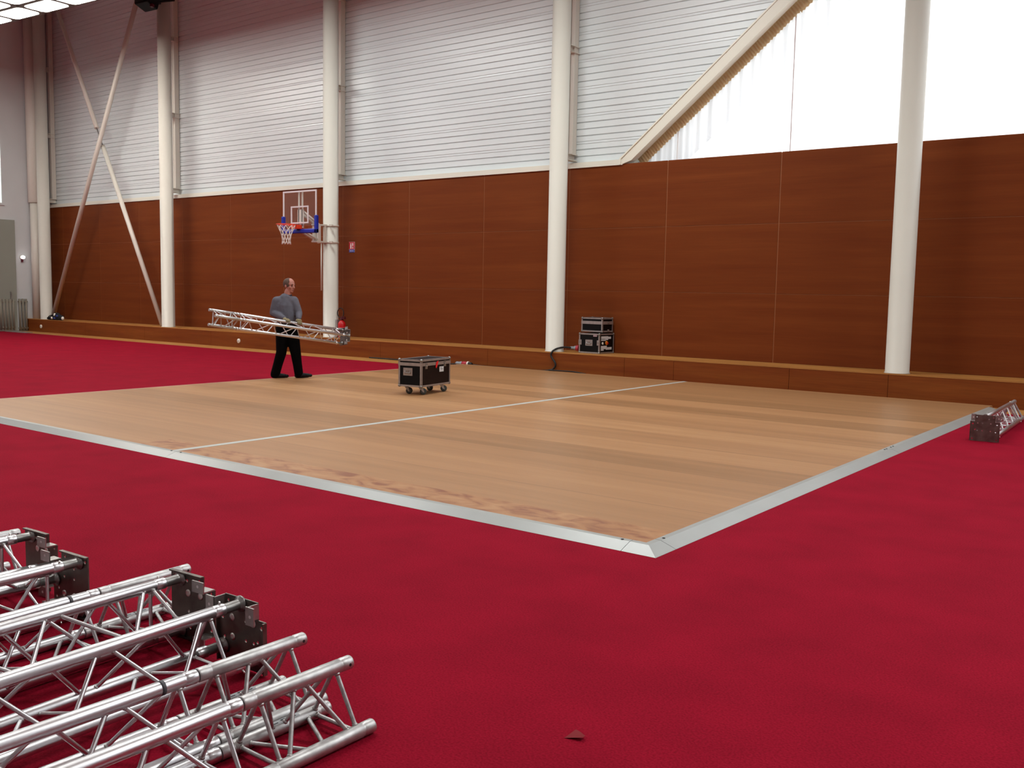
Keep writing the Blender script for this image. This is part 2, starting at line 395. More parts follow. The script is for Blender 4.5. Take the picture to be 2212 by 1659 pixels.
# upper wall: horizontal ribbed white cladding cut off by the slanted window frame
def xbeam(z): return -10.03+(z-4.232)/0.835
YC = 16.80
prof = [(YC, 4.20)]
grooves = []
for k in range(-4, 10):
    base = 5.764+0.5455*k
    grooves += [(base-.025, 0.009, .007), (base+.025, 0.009, .007)]
    grooves += [(base+.1364*j, 0.022, .012) for j in (1, 2, 3)]
for z, d, h in sorted(grooves):
    if 4.25 < z < ZTOP-.05: prof += [(YC, z-h), (YC+d, z-h*.5), (YC+d*.9, z+h*.2), (YC-.004, z+h)]
prof.append((YC, ZTOP))
cl = MB(); rows = [[(XL, y, z), (xbeam(z), y, z)] for y, z in prof]
cl.grid(rows, smooth=False)
cl.grid([[(XL, YC+.12, 4.1), (xbeam(4.1), YC+.12, 4.1)], [(XL, YC+.12, ZTOP), (xbeam(ZTOP), YC+.12, ZTOP)]], smooth=False)
struct(cl.build('wall_upper', M_CLAD))
struct(MB().box((XL, YW-.03, ZT-.022), (-10.0, YC, ZT+.085)).build('trim_3', M_TRIM))
# slanted frame beam of the window
d = Vector((1, 0, 0.815)).normalized(); nrm = Vector((-d.z, 0, d.x))
b0 = Vector((-9.93, 16.66, 4.235)); b1 = b0+d*9.0
bm_ = MB(); hw = 0.105
bm_.prism([(-10.03, 16.66, 4.155), (-9.80, 16.66, 4.225), b1-nrm*hw, b1+nrm*hw, (-10.03, 16.66, 4.262)], (0, 0.18, 0))
bm_.prism([(-10.06, 16.64, 4.155), (-10.03, 16.64, 4.155), (-10.03, 16.64, 4.262), b1+nrm*hw, b1+nrm*(hw+.03), (-10.06, 16.64, 4.275)], (0, 0.02, 0))
struct(bm_.build('trim_4', M_TRIM))
# the window itself: one big sloping-headed pane behind the curtains
def xin(z): return -9.84+(z-4.256)/0.797
win = struct(MB().use(M_GLASS).prism([(xin(4.1)-.25, 17.3, 4.1), (XR-.3, 17.3, 4.1), (XR-.3, 17.3, ZTOP), (xin(ZTOP)-.25, 17.3, ZTOP)], (0, .012, 0)).build('window_1'))
fr = MB().box((xin(4.1)-.4, 17.24, 4.02), (XR, 17.38, 4.12)).box((XR-.3, 17.24, 4.1), (XR, 17.38, ZTOP))
fr.prism([(xin(4.1)-.45, 17.24, 4.1), (xin(4.1)-.25, 17.24, 4.1), (xin(ZTOP)-.25, 17.24, ZTOP), (xin(ZTOP)-.45, 17.24, ZTOP)], (0, .14, 0))
fr.build('window_frame', M_TRIM, win)
MB().box((XL, YW+.10, 3.9), (XR, 17.8, 4.02)).build('window_sill', M_PLASTER, win)
MB().prism([(xin(4.1)-.30, 17.40, 4.1), (xin(4.1)-.02, 17.40, 4.1), (xin(ZTOP)-.02, 17.40, ZTOP), (xin(ZTOP)-.30, 17.40, ZTOP)], (0, 1.3, 0)).build('added_reveal', M_REVEAL, win)  # deep grey reveal added outside to keep sky off the curtain tops
# masonry that closes the hall behind the cladding and under the sill, so daylight comes in by the window only
struct(MB().box((XL-.2, 17.6, -.3), (XR+.2, 17.8, 4.0)).prism([(XL-.2, 17.0, 4.0), (xin(4.0)-.30, 17.0, 4.0), (xin(ZTOP)-.30, 17.0, ZTOP), (XL-.2, 17.0, ZTOP)], (0, .2, 0)).build('wall_outer', M_PLASTER))

# sheer curtains with ruched headings
def curtain(x0, x1, label, seed):
    t = thing('curtain', label, 'curtain', (0, 0, 0), group='sheer curtains of the big window')
    rnd = random.Random(seed); ph = [rnd.random()*6.28 for _ in range(4)]
    nx = max(16, int((x1-x0)/0.022)); P = []
    for i in range(nx+1):
        x = x0+(x1-x0)*i/nx; zt = 4.256+(x+9.84)*0.797-0.10; zt = min(max(zt, 4.14), ZTOP-.2); row = []
        for j in range(15):
            v = j/14; z = 4.05+(zt-4.05)*v
            a = 0.055*(1-0.5*v)
            y = 16.95+a*(math.sin(x*31+ph[0])*.6+math.sin(x*53+ph[1]+.6*math.sin(z*.9))*.4+.4*math.sin(x*13+ph[2]+z*.25))
            if v > .8: y += .012*math.sin(x*140)*(v-.8)/.2
            row.append((x, y, z))
        P.append(row)
    MB().grid(P).build('fabric', M_CURTAIN, t)
    for xe in (x0+.02,):
        zt = min(4.256+(xe+9.84)*0.797-.12, ZTOP-.2)
        if zt > 4.3 and xe < 5: MB().grid([[(xe-.010+.020*q, 16.925+.01*math.sin(3*k+q), 4.05+(zt-4.05)*k/10) for k in range(11)] for q in (0, .5, 1)]).build('hem', M_HEM, t)
    H = []; L = (x1-x0)/d.x; n = int(L/0.011)
    for i in range(n+1):
        s_ = L*i/n; c = Vector((x0, 16.90, 4.256+(x0+9.84)*0.797-.01))+d*s_
        if c.z > ZTOP-.1: break
        g = .014*math.sin(i*1.25)+.008*math.sin(i*.37+ph[0]); row = []
        for q, off in enumerate((0.03, -.02, -.06, -.11, -.16, -.20)):
            row.append(c+nrm*(off+.010*math.sin(i*.9+q))+Vector((0, g*(1-.3*abs(q-2.5)), 0)))
        H.append(row)
    MB().grid(H).build('heading', M_RUFFLE, t)
curtain(-9.80, -8.95, 'narrow sheer white curtain in the low corner of the sloping window', 1)
curtain(-8.95, -6.70, 'sheer white curtain between the corner curtain and the rightmost column', 2)
curtain(-6.70, 6.0, 'wide blown-out white curtain behind the rightmost column', 3)

# white round columns
CR, CY = 0.185, 16.075
cols = [(-31.70, 'round white column at the far left corner of the plinth'),
        (-24.70, 'round white column carrying the loudspeaker near the cross bracing'),
        (-17.82, 'round white column carrying the basketball hoop'),
        (-11.124, 'round white column left of the two stacked flight cases'),
        (-4.387, 'round white column in front of the curtained window')]
base_me = None
for cx, lb in cols:
    if base_me is None:
        col = MB().lathe([(CR+.012, 0), (CR+.012, .012), (CR, .014), (CR, ZTOP-STEP)], (0, 0, 0), seg=40).build('column', M_WHITE); base_me = col
    else:
        col = base_me.copy(); COL.objects.link(col)
    col.location = (cx, CY, STEP); tag(col, lb, 'column', 'round white columns on the plinth')
pil = thing('corner_pipe', 'white vertical pipe with thicker upper half beside the corner column', 'pipe', (-32.33, CY+.02, STEP))
MB().lathe([(.15, 0), (.15, 3.9)], seg=28).build('lower_pipe', M_WHITE, pil)
MB().lathe([(.19, 3.85), (.20, 3.86), (.20, ZTOP-STEP)], seg=28).build('upper_sleeve', M_WHITE, pil)

# slim secondary posts with brackets against the cladding
post0 = None
for k, (pxx, lb) in enumerate(((-32.30, 'far left'), (-25.17, 'loudspeaker'), (-18.17, 'basketball'), (-11.27, 'third'))):
    label = {'far left': 'slim white cladding post beside the corner column',
             'loudspeaker': 'slim white cladding post behind the loudspeaker column',
             'basketball': 'slim white cladding post behind the basketball column',
             'third': 'slim white cladding post nearest the sloping window'}[lb]
    if post0 is None:
        t = thing('cladding_post', label, 'post', (pxx, 0, 0), group='cladding posts'); post0 = t
        MB().box((-.075, 16.66, 4.42), (-.045, 16.785, ZTOP-.01)).box((-.045, 16.72, 4.42), (.0, 16.74, ZTOP-.01)).box((.0, 16.64, 4.42), (.085, 16.785, ZTOP-.01)).build('post_profile', M_WHITE, t)
        for z in (4.30, 6.45, 8.60):
            MB().box((-.03, 16.31, z), (.12, 16.785, z+.012)).box((-.03, 16.31, z+.12), (.12, 16.785, z+.135)).box((.03, 16.31, z+.012), (.04, 16.785, z+.12)).build('bracket', M_WHITE, t)
    else:
        t = copy_tree(post0); t.location = (pxx, 0, 0); t['label'] = label

# cross bracing between the first two columns
t = thing('brace_tube', 'white bracing tube leaning right from the corner column foot', 'brace')
def at_y(x, y, z, y2): return Vector((x*y2/y, y2, 1.6+(z-1.6)*y2/y))
Pa, Pb = at_y(-31.055, 16.0, .652, 16.09), at_y(-25.893, 16.0, 9.735, 16.09); da = (Pb-Pa).normalized()
A0 = Pa-da*((Pa.z-STEP)/da.z); A1 = A0+da*((ZTOP-.10-STEP)/da.z)
MB().cyl(A0, A1, .068, seg=20).build('tube', M_WHITE, t)
MB().box((A0.x-.10, 16.03, STEP), (A0.x+.10, 16.15, STEP+.10)).build('foot_plate', M_WHITE, t)
t = thing('brace_tube', 'white two-piece bracing tube leaning left from the loudspeaker column foot', 'brace')
YBR = 16.24; Bm, Bm2 = at_y(-28.0547, 16.1, 5.8073, YBR), at_y(-28.3744, 16.1, 6.3607, YBR); Bf = at_y(-25.066, 16.1, .4803, YBR); db = (Bm-Bf).normalized()
B0 = Bf-db*((Bf.z-STEP-.01)/db.z); B1 = Bm2+db*4.7
MB().cyl(B0, Bm, .066, seg=20).build('lower_tube', M_WHITE, t)
MB().cyl(Bm2, B1, .066, seg=20).build('upper_tube', M_WHITE, t)
MB().cyl(Bm-db*.05, Bm2+db*.05, .018, seg=10).build('link_rod', M_CASESTEEL, t)

# loudspeaker on the second column
t = thing('loudspeaker', 'black loudspeaker hung on a column at the top edge', 'speaker', (-24.36, 15.40, 9.50), (math.radians(-14), 0, math.radians(18)))
MB().prism([(-.20, -.25, -.42), (.22, -.25, -.37), (.29, -.25, .45), (-.31, -.25, .45)], (0, .45, 0)).build('cabinet', M_BLACK, t, bevel=.03)
MB().prism([(-.17, -.262, -.38), (.19, -.262, -.33), (.25, -.262, .40), (-.27, -.262, .40)], (0, .010, 0)).build('grille', M_RUBBER, t)
MB().box((-.05, .20, -.05), (.05, .46, .05)).box((-.05, .42, .0), (.50, .46, .05)).build('bracket', M_RUBBER, t)
MB().box((.20, -.1, -.44), (.28, -.02, -.36)).build('warning_tag', M_DARKRED, t)

# ceiling lamp cluster at the top left
t = thing('ceiling_light', 'glowing cluster of rounded lamp panels under the ceiling', 'lamp', (-25.2, 12.62, 8.55), (0, 0, math.radians(4)))
def rrect(cx, cy, hx, hy, r, z, n=5):
    return [(cx+sx_*(hx-r)+r*math.cos(a), cy+sy_*(hy-r)+r*math.sin(a), z) for sx_, sy_, a0 in ((1, 1, 0), (-1, 1, PI/2), (-1, -1, PI), (1, -1, 1.5*PI)) for a in [a0+PI/2*k/n for k in range(n+1)]]
hb = MB().use(M_LAMPBODY)
for i in range(4):
    for j in range(2):
        hb.prism(rrect(-1.95+1.3*i, -.76*j, .65, .38, .06, .001), (0, 0, .22))
hb.build('housing', None, t)
for i in range(4):
    for j in range(2):
        MB().prism(rrect(-1.95+1.3*i, -.76*j, .565, .305, .15, -.002, 7), (0, 0, .0025)).build('diffuser', M_LAMP, t)
for sx_ in (-1.6, 1.6): MB().cyl((sx_, -.38, .2), (sx_, -.38, ZTOP-8.55), .012, seg=8).build('suspension', M_CASESTEEL, t)

# left wall: sliding door, lit upper window, lamp, radiators
dr = struct(MB().box((XL, 12.2, .0), (XL+.06, 15.52, 3.66)).build('door_1', M_DOOR))
MB().box((XL+.06, 15.30, 1.0), (XL+.10, 15.34, 1.3)).build('door_handle', M_CASESTEEL, dr)
w2 = struct(MB().box((XL, 12.0, 4.2), (XL+.02, 15.14, 6.7)).build('window_2', M_LITPANE))
MB().box((XL, 11.9, 4.12), (XL+.05, 15.22, 4.2)).box((XL, 11.9, 6.7), (XL+.05, 15.22, 6.78)).box((XL, 15.14, 4.2), (XL+.05, 15.22, 6.7)).build('window_frame', M_PLASTER, w2)
t = thing('wall_lamp', 'small bright lamp on the grey left wall above the radiators', 'lamp', (XL, 15.74, 2.45))
MB().lathe([(.07, 0), (.07, .05), (.055, .06)], (0, 0, 0), (1, 0, 0), 20).build('lamp_base', M_SOCKET, t)
MB().ball((.10, 0, 0), .075, 2, (.7, 1, .8)).build('lens', M_SPOT, t)
MB().prism([(0, -.03, -.05), (0, .03, -.05), (0, .025, -.16), (0, -.025, -.16)], (.06, 0, 0)).build('shadow_wedge', M_DARKRED, t)  # dark wedge modelled in place of the shadow under the lamp
def radiator(name, y0, y1, z0, z1, n, label):
    t = thing(name, label, 'radiator', (XL+.015, y0, 0), group='radiators on the left wall')
    wd = (y1-y0)/n
    for i in range(n):
        c = wd*(i+.5); hw_ = wd*.31
        MB().prism([(.05+.05*math.cos(a), c+hw_*math.sin(a), z0) for a in [2*PI*k/14 for k in range(14)]], (0, 0, z1-z0), True).build('column_element', M_RAD, t)
    MB().box((.03, 0, z0+.05), (.07, y1-y0, z0+.10)).build('header_pipe', M_RAD, t)
    MB().box((.03, 0, z1-.12), (.07, y1-y0, z1-.07)).build('header_pipe', M_RAD, t)
    return t
radiator('radiator', 14.62, 15.44, .05, 1.06, 8, 'grey column radiator in front of the grey door')
r2 = radiator('radiator', 15.55, 15.86, .02, 1.07, 3, 'grey column radiator against the end of the plinth')
tag(MB().prism([(-32.3, 14.98, -.006), (-31.2, 14.98, -.006), (-31.0, 15.07, -.006), (-31.1, 15.30, -.006), (-32.3, 15.30, -.006)], (0, 0, .022)).build('floor_grate', M_CASEALU),
    'flat grey metal plate on the floor by the radiator', 'floor plate')
# round sockets on the plinth face
for k, (sx_, lb) in enumerate(((-31.66, 'white round socket on the plinth below the dark bag'), (-21.16, 'white round socket on the plinth under the carried truss'))):
    t = thing('plinth_socket', lb, 'socket', (sx_, YF, .172), group='round sockets on the plinth')
    MB().lathe([(.062, 0), (.062, .02), (.05, .03), (.03, .032)], (0, 0, 0), (0, -1, 0), 20).build('cover_plate', M_SOCKET, t)
    MB().box((-.018, -.036, -.018), (.018, -.030, .018)).build('socket_insert', M_CASEALU, t)

# ------------------------------------------------------------------ dance floor
TH = 0.04
df = thing('dance_floor', 'light wooden dance floor with aluminium edge ramps on the red carpet', 'dance floor')
X0, XC, X1, Y0, Y1 = -13.26, -7.98, -2.893, 5.247, 15.72
for a, b in ((X0+.02, XC-.042), (XC+.042, X1)):
    MB().box((a, Y0, 0.001), (b, Y1, TH)).build('floor_panel', M_DANCE, df)
MB().box((XC-.042, Y0, 0.001), (XC+.042, Y1, TH+.002)).build('joint_strip', mat('matt_aluminium', '#b9bbb6', 0.5, spec=0.4), df)
MB().box((X0, Y0, 0.001), (X0+.02, Y1, TH+.001)).build('side_trim', mat('pale_edge', '#c9a79a', 0.6), df)
MB().box((X0, Y1, 0.001), (X1, Y1+.03, TH*.7)).build('back_trim', M_PARQUET, df)
def ramp_front(a0, a1, m0=0, m1=0):
    q = [(0, 0, .0015), (0, .11, TH), (0, .15, TH+.002), (0, .15, .0015)]
    o = []
    mb = MB(); V = []
    for x, mt in ((a0, m0), (a1, m1)):
        V.append([mb.bm.verts.new((x+mt*y, Y0-.15+y, z)) for _, y, z in q])
    n = 4; F = [mb.bm.faces.new(V[0][::-1]), mb.bm.faces.new(V[1])]
    F += [mb.bm.faces.new((V[0][k], V[0][(k+1) % n], V[1][(k+1) % n], V[1][k])) for k in range(n)]
    mb._mark(F); return mb.build('edge_ramp', M_RAMP, df)
def ramp_right(a0, a1, m0=0):
    q = [(0, .0015), (.11, TH), (.15, TH+.002), (.15, .0015)]
    mb = MB(); V = []
    for y, mt in ((a0, m0), (a1, 0)):
        V.append([mb.bm.verts.new((X1+.15-x, y+mt*x, z)) for x, z in q])
    n = 4; F = [mb.bm.faces.new(V[0][::-1]), mb.bm.faces.new(V[1])]
    F += [mb.bm.faces.new((V[0][k], V[0][(k+1) % n], V[1][(k+1) % n], V[1][k])) for k in range(n)]
    mb._mark(F); return mb.build('edge_ramp', M_RAMP, df)
ramp_front(X0, -7.925); ramp_front(-7.921, -2.992); ramp_front(-2.988, X1+.15, 0, -1)
ramp_right(Y0-.15, 5.36, 1); ramp_right(5.364, 10.34); ramp_right(10.344, 15.46)
for c in ((-3.05, Y0-.03), (-8.0, Y0-.03), (-7.85, Y0-.03)):
    MB().lathe([(.010, TH+.001), (.010, TH+.004), (.004, TH+.005)], (c[0], c[1], 0), seg=10).build('ramp_screw', M_TAPEBLACK, df)
for c in ((X1+.03, 5.42), (X1+.03, 10.2), (X1+.03, 10.27), (X1+.03, 10.42), (X1+.03, 10.5)):
    MB().lathe([(.010, TH+.001), (.010, TH+.004), (.004, TH+.005)], (c[0], c[1], 0), seg=10).build('ramp_screw', M_TAPEBLACK, df)

# small triangular flap cut in the carpet
fl = MB(); fl.grid([[(-1.845, 2.86, .001), (-1.842, 2.82, .001), (-1.84, 2.775, .001)], [(-1.815, 2.845, .006), (-1.815, 2.815, .008), (-1.815, 2.785, .006)], [(-1.775, 2.815, .014), (-1.775, 2.806, .014), (-1.775, 2.797, .014)]])
tag(fl.build('carpet_flap', mat('flap_red', '#7c0c18', 0.95)), 'small dark triangular flap on the red carpet in the foreground', 'flap')

# ------------------------------------------------------------------ trusses
RC, SIDE = 0.0255, 0.239
APX = [Vector((0, 0, .138)), Vector((-SIDE/2, 0, -.069)), Vector((SIDE/2, 0, -.069))]
def plate_with_holes(hx, hz, y, th, holes):
    bm = bmesh.new(); E = []
    def loop(pts):
        v = [bm.verts.new(c) for c in pts]; E.extend([bm.edges.new((v[k], v[(k+1) % len(v)])) for k in range(len(v))])
    loop([(-hx, y, -hz), (hx, y, -hz), (hx, y, hz-.075), (hx-.045, y, hz-.075), (hx-.045, y, hz), (-hx+.045, y, hz), (-hx+.045, y, hz-.075), (-hx, y, hz-.075)])
    for x, z, r in holes: loop([(x+r*math.cos(2*PI*k/12), y, z+r*math.sin(2*PI*k/12)) for k in range(12)])
    bmesh.ops.triangle_fill(bm, use_beauty=True, use_dissolve=False, edges=E)
    g = bmesh.ops.extrude_face_region(bm, geom=bm.faces[:])
    for v in [k for k in g['geom'] if isinstance(k, bmesh.types.BMVert)]: v.co.y += th
    mb = MB(); mb.bm.free(); mb.bm = bm
    return mb
def make_truss(label, group):
    """local +Y runs from the base plate (y=0) over the long section to the short end section"""
    t = thing('truss', label, 'truss', group=group)
    Y_A, Y_B, Y_C = 0.095, 2.06, 2.545
    def section(ya, yb, m, n):
        for c in APX:
            ch = MB().lathe([(RC*.92, ya), (RC, ya+.004), (RC, ya+.045), (RC-.0022, ya+.048), (RC-.0022, ya+.054), (RC, ya+.057),
                             (RC, yb-.057), (RC-.0022, yb-.054), (RC-.0022, yb-.048), (RC, yb-.045), (RC, yb-.004), (RC*.92, yb)], c, (0, 1, 0), 24).build('chord', m, t)
        for i, j in ((0, 1), (2, 0), (1, 2)):
            a, b = APX[i], APX[j]
            nodes = [ya+.085+(yb-ya-.17)*k/n for k in range(n+1)]
            ends = [(a, nodes[0]-.012, b, nodes[0]-.012)]
            for k in range(n):
                p0, p1 = (a, b) if k % 2 == 0 else (b, a)
                ends.append((p0, nodes[k]+.018, p1, nodes[k+1]-.018))
            ends.append((a, nodes[-1]+.012, b, nodes[-1]+.012))
            for p0, q0, p1, q1 in ends:
                s0 = Vector((p0.x, q0, p0.z)); s1 = Vector((p1.x, q1, p1.z)); dr_ = (s1-s0).normalized()
                e0, e1 = s0+dr_*RC*.85, s1-dr_*RC*.85
                mb = MB().use(m).cyl(e0, e1, .0082, seg=10, caps=False)
                mb.use(M_WELD).cyl(e0, e0+dr_*.010, .0125, .009, 10).cyl(e1-dr_*.010, e1, .009, .0125, 10)
                mb.build('brace', None, t)
    section(Y_A, Y_B, M_ALU, 8)
    section(Y_B+.003, Y_C, M_ALU_DULL, 2)
    for c in APX:
        # conical half coupler between chord and base plate
        MB().lathe([(.035, .006), (.035, .014), (.024, .018), (.0215, .03), (.0215, .088), (RC-.002, .094), (RC-.002, .10)], c, (0, 1, 0), 20).build('coupler', M_CASESTEEL, t)
        for yy in (Y_B-.022, Y_B+.025):
            u = Vector((c.x, 0, c.z)).normalized()
            o = Vector((c.x, yy, c.z))
            MB().cyl(o+u*(RC-.004), o+u*(RC+.010), .0055, .0035, 8).build('coupler_pin', M_ZINC, t)
        o = Vector((c.x, Y_A+.02, c.z)); u = Vector((c.x, 0, c.z)).normalized()
        MB().cyl(o+u*(RC-.004), o+u*(RC+.013), .0055, .0035, 8).build('coupler_pin', M_ZINC, t)
        o = Vector((c.x, Y_C-.02, c.z)); v = Vector((0, 1, 0)).cross(u)
        MB().cyl(o+v*(RC-.001), o+v*(RC+.0006), .006, seg=10).build('pin_hole', M_TAPEBLACK, t)
    holes = [(x, z, .0085) for x in (-.125, .125) for z in (-.125, .045)]+[(-.085, .125, .0075), (.085, .125, .0075)]+[(x, z, .0075) for x in (-.075, -.025, .06) for z in (-.03, .055)]+[(.115, -.04, .0075), (-.1, -.02, .0075), (.04, .105, .0075)]
    PO = .012      # the plate sits a little off the section centre
    pl = plate_with_holes(.150, .150, 0, .006, holes); bmesh.ops.translate(pl.bm, vec=(0, 0, PO), verts=pl.bm.verts); pl = pl.build('base_plate', M_STEELPLATE, t)
    for x, z in ((-.075, .055), (.06, -.03), (.06, .055), (-.1, -.085)):
        MB().lathe([(.0165, .006), (.0165, .0085), (.0075, .0086)], (x, 0, PO+z), (0, 1, 0), 16).build('washer', M_ZINC, pl)
    for s in (-1, 1):
        # folded side lip below the two outward tabs
        MB().box((s*.150-.003, .0, PO-.148), (s*.150+.003, .020, PO+.073)).build('plate_lip', M_STEELPLATE, pl)
        zz = PO+.113
        tb = MB().box((s*.106-.003, .003, zz-.030), (s*.106+.003, .066, zz+.034))
        tb.box((min(s*.154, s*.103), .062, zz-.038), (max(s*.154, s*.103), .068, zz+.038))
        tb.build('plate_tab', M_STEELTAB, pl)
        MB().lathe([(.007, .0615), (.007, .0685)], (s*.131, 0, zz), (0, 1, 0), 10).build('tab_hole', M_SIGNWHITE, pl)
    # maker's sticker on a chord of the short section, with its rows of small print
    c = APX[1]; st = MB().use(M_LABELGREY)
    P = []
    for k in range(7):
        a = PI*.30+PI*.35*k/6; rr = RC+.0008
        P.append([(c.x+rr*math.cos(a), y, c.z+rr*math.sin(a)) for y in (Y_B+.20, Y_B+.34)])
    st.grid(P).use(M_INK)
    for k, (ya, yb) in enumerate(((.225, .245), (.26, .29), (.26, .28), (.305, .325))):
        a = PI*(.40+.05*(k % 3)); rr = RC+.0014
        st.grid([[(c.x+rr*math.cos(a+e), y, c.z+rr*math.sin(a+e)) for y in (Y_B+ya, Y_B+yb)] for e in (-.06, .06)])
    st.build('sticker', None, t)
    return t
GT = 'triangular aluminium trusses'
TRUSS0 = make_truss('', GT)
_first = [True]
def put_truss(label, x, y, zc, heading, roll=0.0, plate_end=False, pitch=0.0):
    """x, y: floor position of the visible end; zc: height of the section centre there; heading: degrees of world +Y towards +X"""
    t = TRUSS0 if plate_end and _first[0] else copy_tree(TRUSS0, None, () if plate_end else ('base_plate', 'coupler'))
    if plate_end: _first[0] = False
    t['label'] = label
    R = Matrix.Rotation(-math.radians(heading), 4, 'Z')
    if plate_end:
        # base plate at the visible far end, truss running back along -Y
        m = Matrix.Translation((x, y, zc)) @ R @ Matrix.Rotation(math.radians(pitch), 4, 'X') @ Matrix.Rotation(PI, 4, 'Z') @ Matrix.Rotation(-math.radians(roll), 4, 'Y')
    else:
        m = Matrix.Translation((x, y, zc)) @ R @ Matrix.Rotation(math.radians(pitch), 4, 'X') @ Matrix.Rotation(math.radians(roll), 4, 'Y') @ Matrix.Translation((0, -2.545, 0))
    t.matrix_world = m
    return t
ZU, ZP = .0695+RC+.001, .1570
put_truss('bright aluminium truss whose base plate stands rightmost in the pile', -3.245, 2.440, ZP-.012, -1.5, 0, True, .70)
put_truss('nearest aluminium truss of the pile, frontmost open end on the carpet', -2.526, 2.372, ZU, .4)
t2 = put_truss('aluminium truss right behind the frontmost one, open end without plate', -2.838, 2.420, ZU, .3)
put_truss('dull aluminium truss with base plate and apex turned sideways, second plate from the right', -3.690, 2.50, ZP, -3.5, 90, True, .15)
t5 = put_truss('dull aluminium truss with open end sticking out past the second plate', -3.985, 2.680, ZU, -4.0)
put_truss('aluminium truss with the base plate third from the right', -4.410, 2.33, ZP, -2.5, -90, True, .15)
put_truss('aluminium truss with the base plate at the far left of the pile', -4.92, 2.43, ZP, -3.0, 90, True, .15)
put_truss('aluminium truss at the back of the pile on the left edge, mostly out of view', -5.26, 2.48, ZU, -3.0)
for tt in (t2, t5):
    MB().lathe([(RC+.0005, 1.915), (RC+.0008, 1.930)], APX[0], (0, 1, 0), 24).build('tape_band', mat('grey_tape', '#47474c', 0.5), tt)
# truss lying by the right end of the dance floor, brown plate towards the viewer
t = copy_tree(TRUSS0); t['label'] = 'aluminium truss lying beside the dance floor with its square plate facing out'
t.matrix_world = Matrix.Translation((-2.245, 11.86, .145)) @ Matrix.Rotation(math.radians(3.0), 4, 'Z') @ Matrix.Rotation(math.radians(-.7), 4, 'X')
# truss carried by the man
U0, U1 = Vector((-13.0731, 9.2119, 1.2327)), Vector((-12.6697, 11.7578, .864))
Mm0 = Vector((-12.8554, 9.1648, 1.1458)); L0 = Vector((-13.0435, 9.1733, .9986))
cen0 = (U0+Mm0+L0)/3; ax = (U1-U0).normalized()
apex = (Mm0-cen0); apex = (apex-ax*apex.dot(ax)).normalized()
t = copy_tree(TRUSS0); t['label'] = 'aluminium truss carried at waist height in the gloved hands of the man'
yl = -ax; zl = apex; xl = yl.cross(zl)
m = Matrix((xl, yl, zl)).transposed().to_4x4(); m.translation = cen0+ax*2.565
t.matrix_world = m

# ------------------------------------------------------------------ flight cases
def flight_case(label, loc, yaw, dx, wy, h, panel, panel2, lid, group=None):
    """origin at the near bottom corner; faces x=0 and y=0 look at the viewer"""
    t = thing('flight_case', label, 'flight case', loc, (0, 0, yaw), group)
    b = MB().use(panel2).box((.006, .006, .006), (dx-.006, wy-.006, h-.006))
    b.use(panel).box((.004, .008, .008), (.007, wy-.008, h-.008))
    b.build('body', None, t)
    e = .028; ed = MB()
    for z0, z1 in ((0, e), (h-e, h)):
        ed.box((0, 0, z0), (dx, .005, z1)).box((0, wy-.005, z0), (dx, wy, z1)).box((0, 0, z0), (.005, wy, z1)).box((dx-.005, 0, z0), (dx, wy, z1))
    for x in (0, dx):
        for y in (0, wy):
            sx_, sy_ = (1 if x == 0 else -1), (1 if y == 0 else -1)
            ed.box((min(x, x+sx_*e), min(y, y+sy_*.005), 0), (max(x, x+sx_*e), max(y, y+sy_*.005), h))
            ed.box((min(x, x+sx_*.005), min(y, y+sy_*e), 0), (max(x, x+sx_*.005), max(y, y+sy_*e), h))
    for z in (0, h-.005):
        ed.box((0, 0, z), (dx, e, z+.005)).box((0, wy-e, z), (dx, wy, z+.005)).box((0, 0, z), (e, wy, z+.005)).box((dx-e, 0, z), (dx, wy, z+.005))
    ed.build('edge_profile', M_CASEALU, t)
    if lid:
        ld = MB().use(M_CASEALU)
        ld.box((-.003, -.003, lid[0]), (dx+.003, wy+.003, lid[1]))
        ld.build('lid_seam', None, t)
    for x in (0, dx):
        for y in (0, wy):
            for z in (0, h):
                sx_, sy_, sz_ = (1 if x == 0 else -1), (1 if y == 0 else -1), (1 if z == 0 else -1)
                c = MB().ball((x+sx_*.012, y+sy_*.012, z+sz_*.012), .024, 2)
                k = .052
                for pl in (((-.003*sx_, 0, 0), 'x'), ((0, -.003*sy_, 0), 'y'), ((0, 0, -.003*sz_), 'z')):
                    o = Vector((x, y, z))
                    if pl[1] == 'x': P = [(x-.003*sx_, y, z), (x-.003*sx_, y+sy_*k, z), (x-.003*sx_, y+sy_*k*.35, z+sz_*k*.9), (x-.003*sx_, y, z+sz_*k)]; dd = (.005*sx_, 0, 0)
                    elif pl[1] == 'y': P = [(x, y-.003*sy_, z), (x+sx_*k, y-.003*sy_, z), (x+sx_*k*.35, y-.003*sy_, z+sz_*k*.9), (x, y-.003*sy_, z+sz_*k)]; dd = (0, .005*sy_, 0)
                    else: P = [(x, y, z-.003*sz_), (x+sx_*k, y, z-.003*sz_), (x, y+sy_*k, z-.003*sz_)]; dd = (0, 0, .005*sz_)
                    c.prism(P, dd)
                c.build('ball_corner', M_CASESTEEL, t)
    return t
def handle_x(t, y, z, w_, h_):   # recessed spring handle on the face x=0
    MB().box((-.004, y-w_/2, z-h_/2), (.006, y+w_/2, z+h_/2)).build('handle_dish', M_CASEALU, t)
    hd = MB().box((-.0055, y-w_*.36, z-h_*.30), (-.004, y+w_*.36, z+h_*.22)); hd.build('handle_recess', M_CASESTEEL, t)
    MB().sweep([(-.006, y-w_*.30, z+h_*.18), (-.012, y-w_*.28, z-h_*.16), (-.012, y+w_*.28, z-h_*.16), (-.006, y+w_*.30, z+h_*.18)], .006, 8).build('handle_bar', M_CASEALU, t)
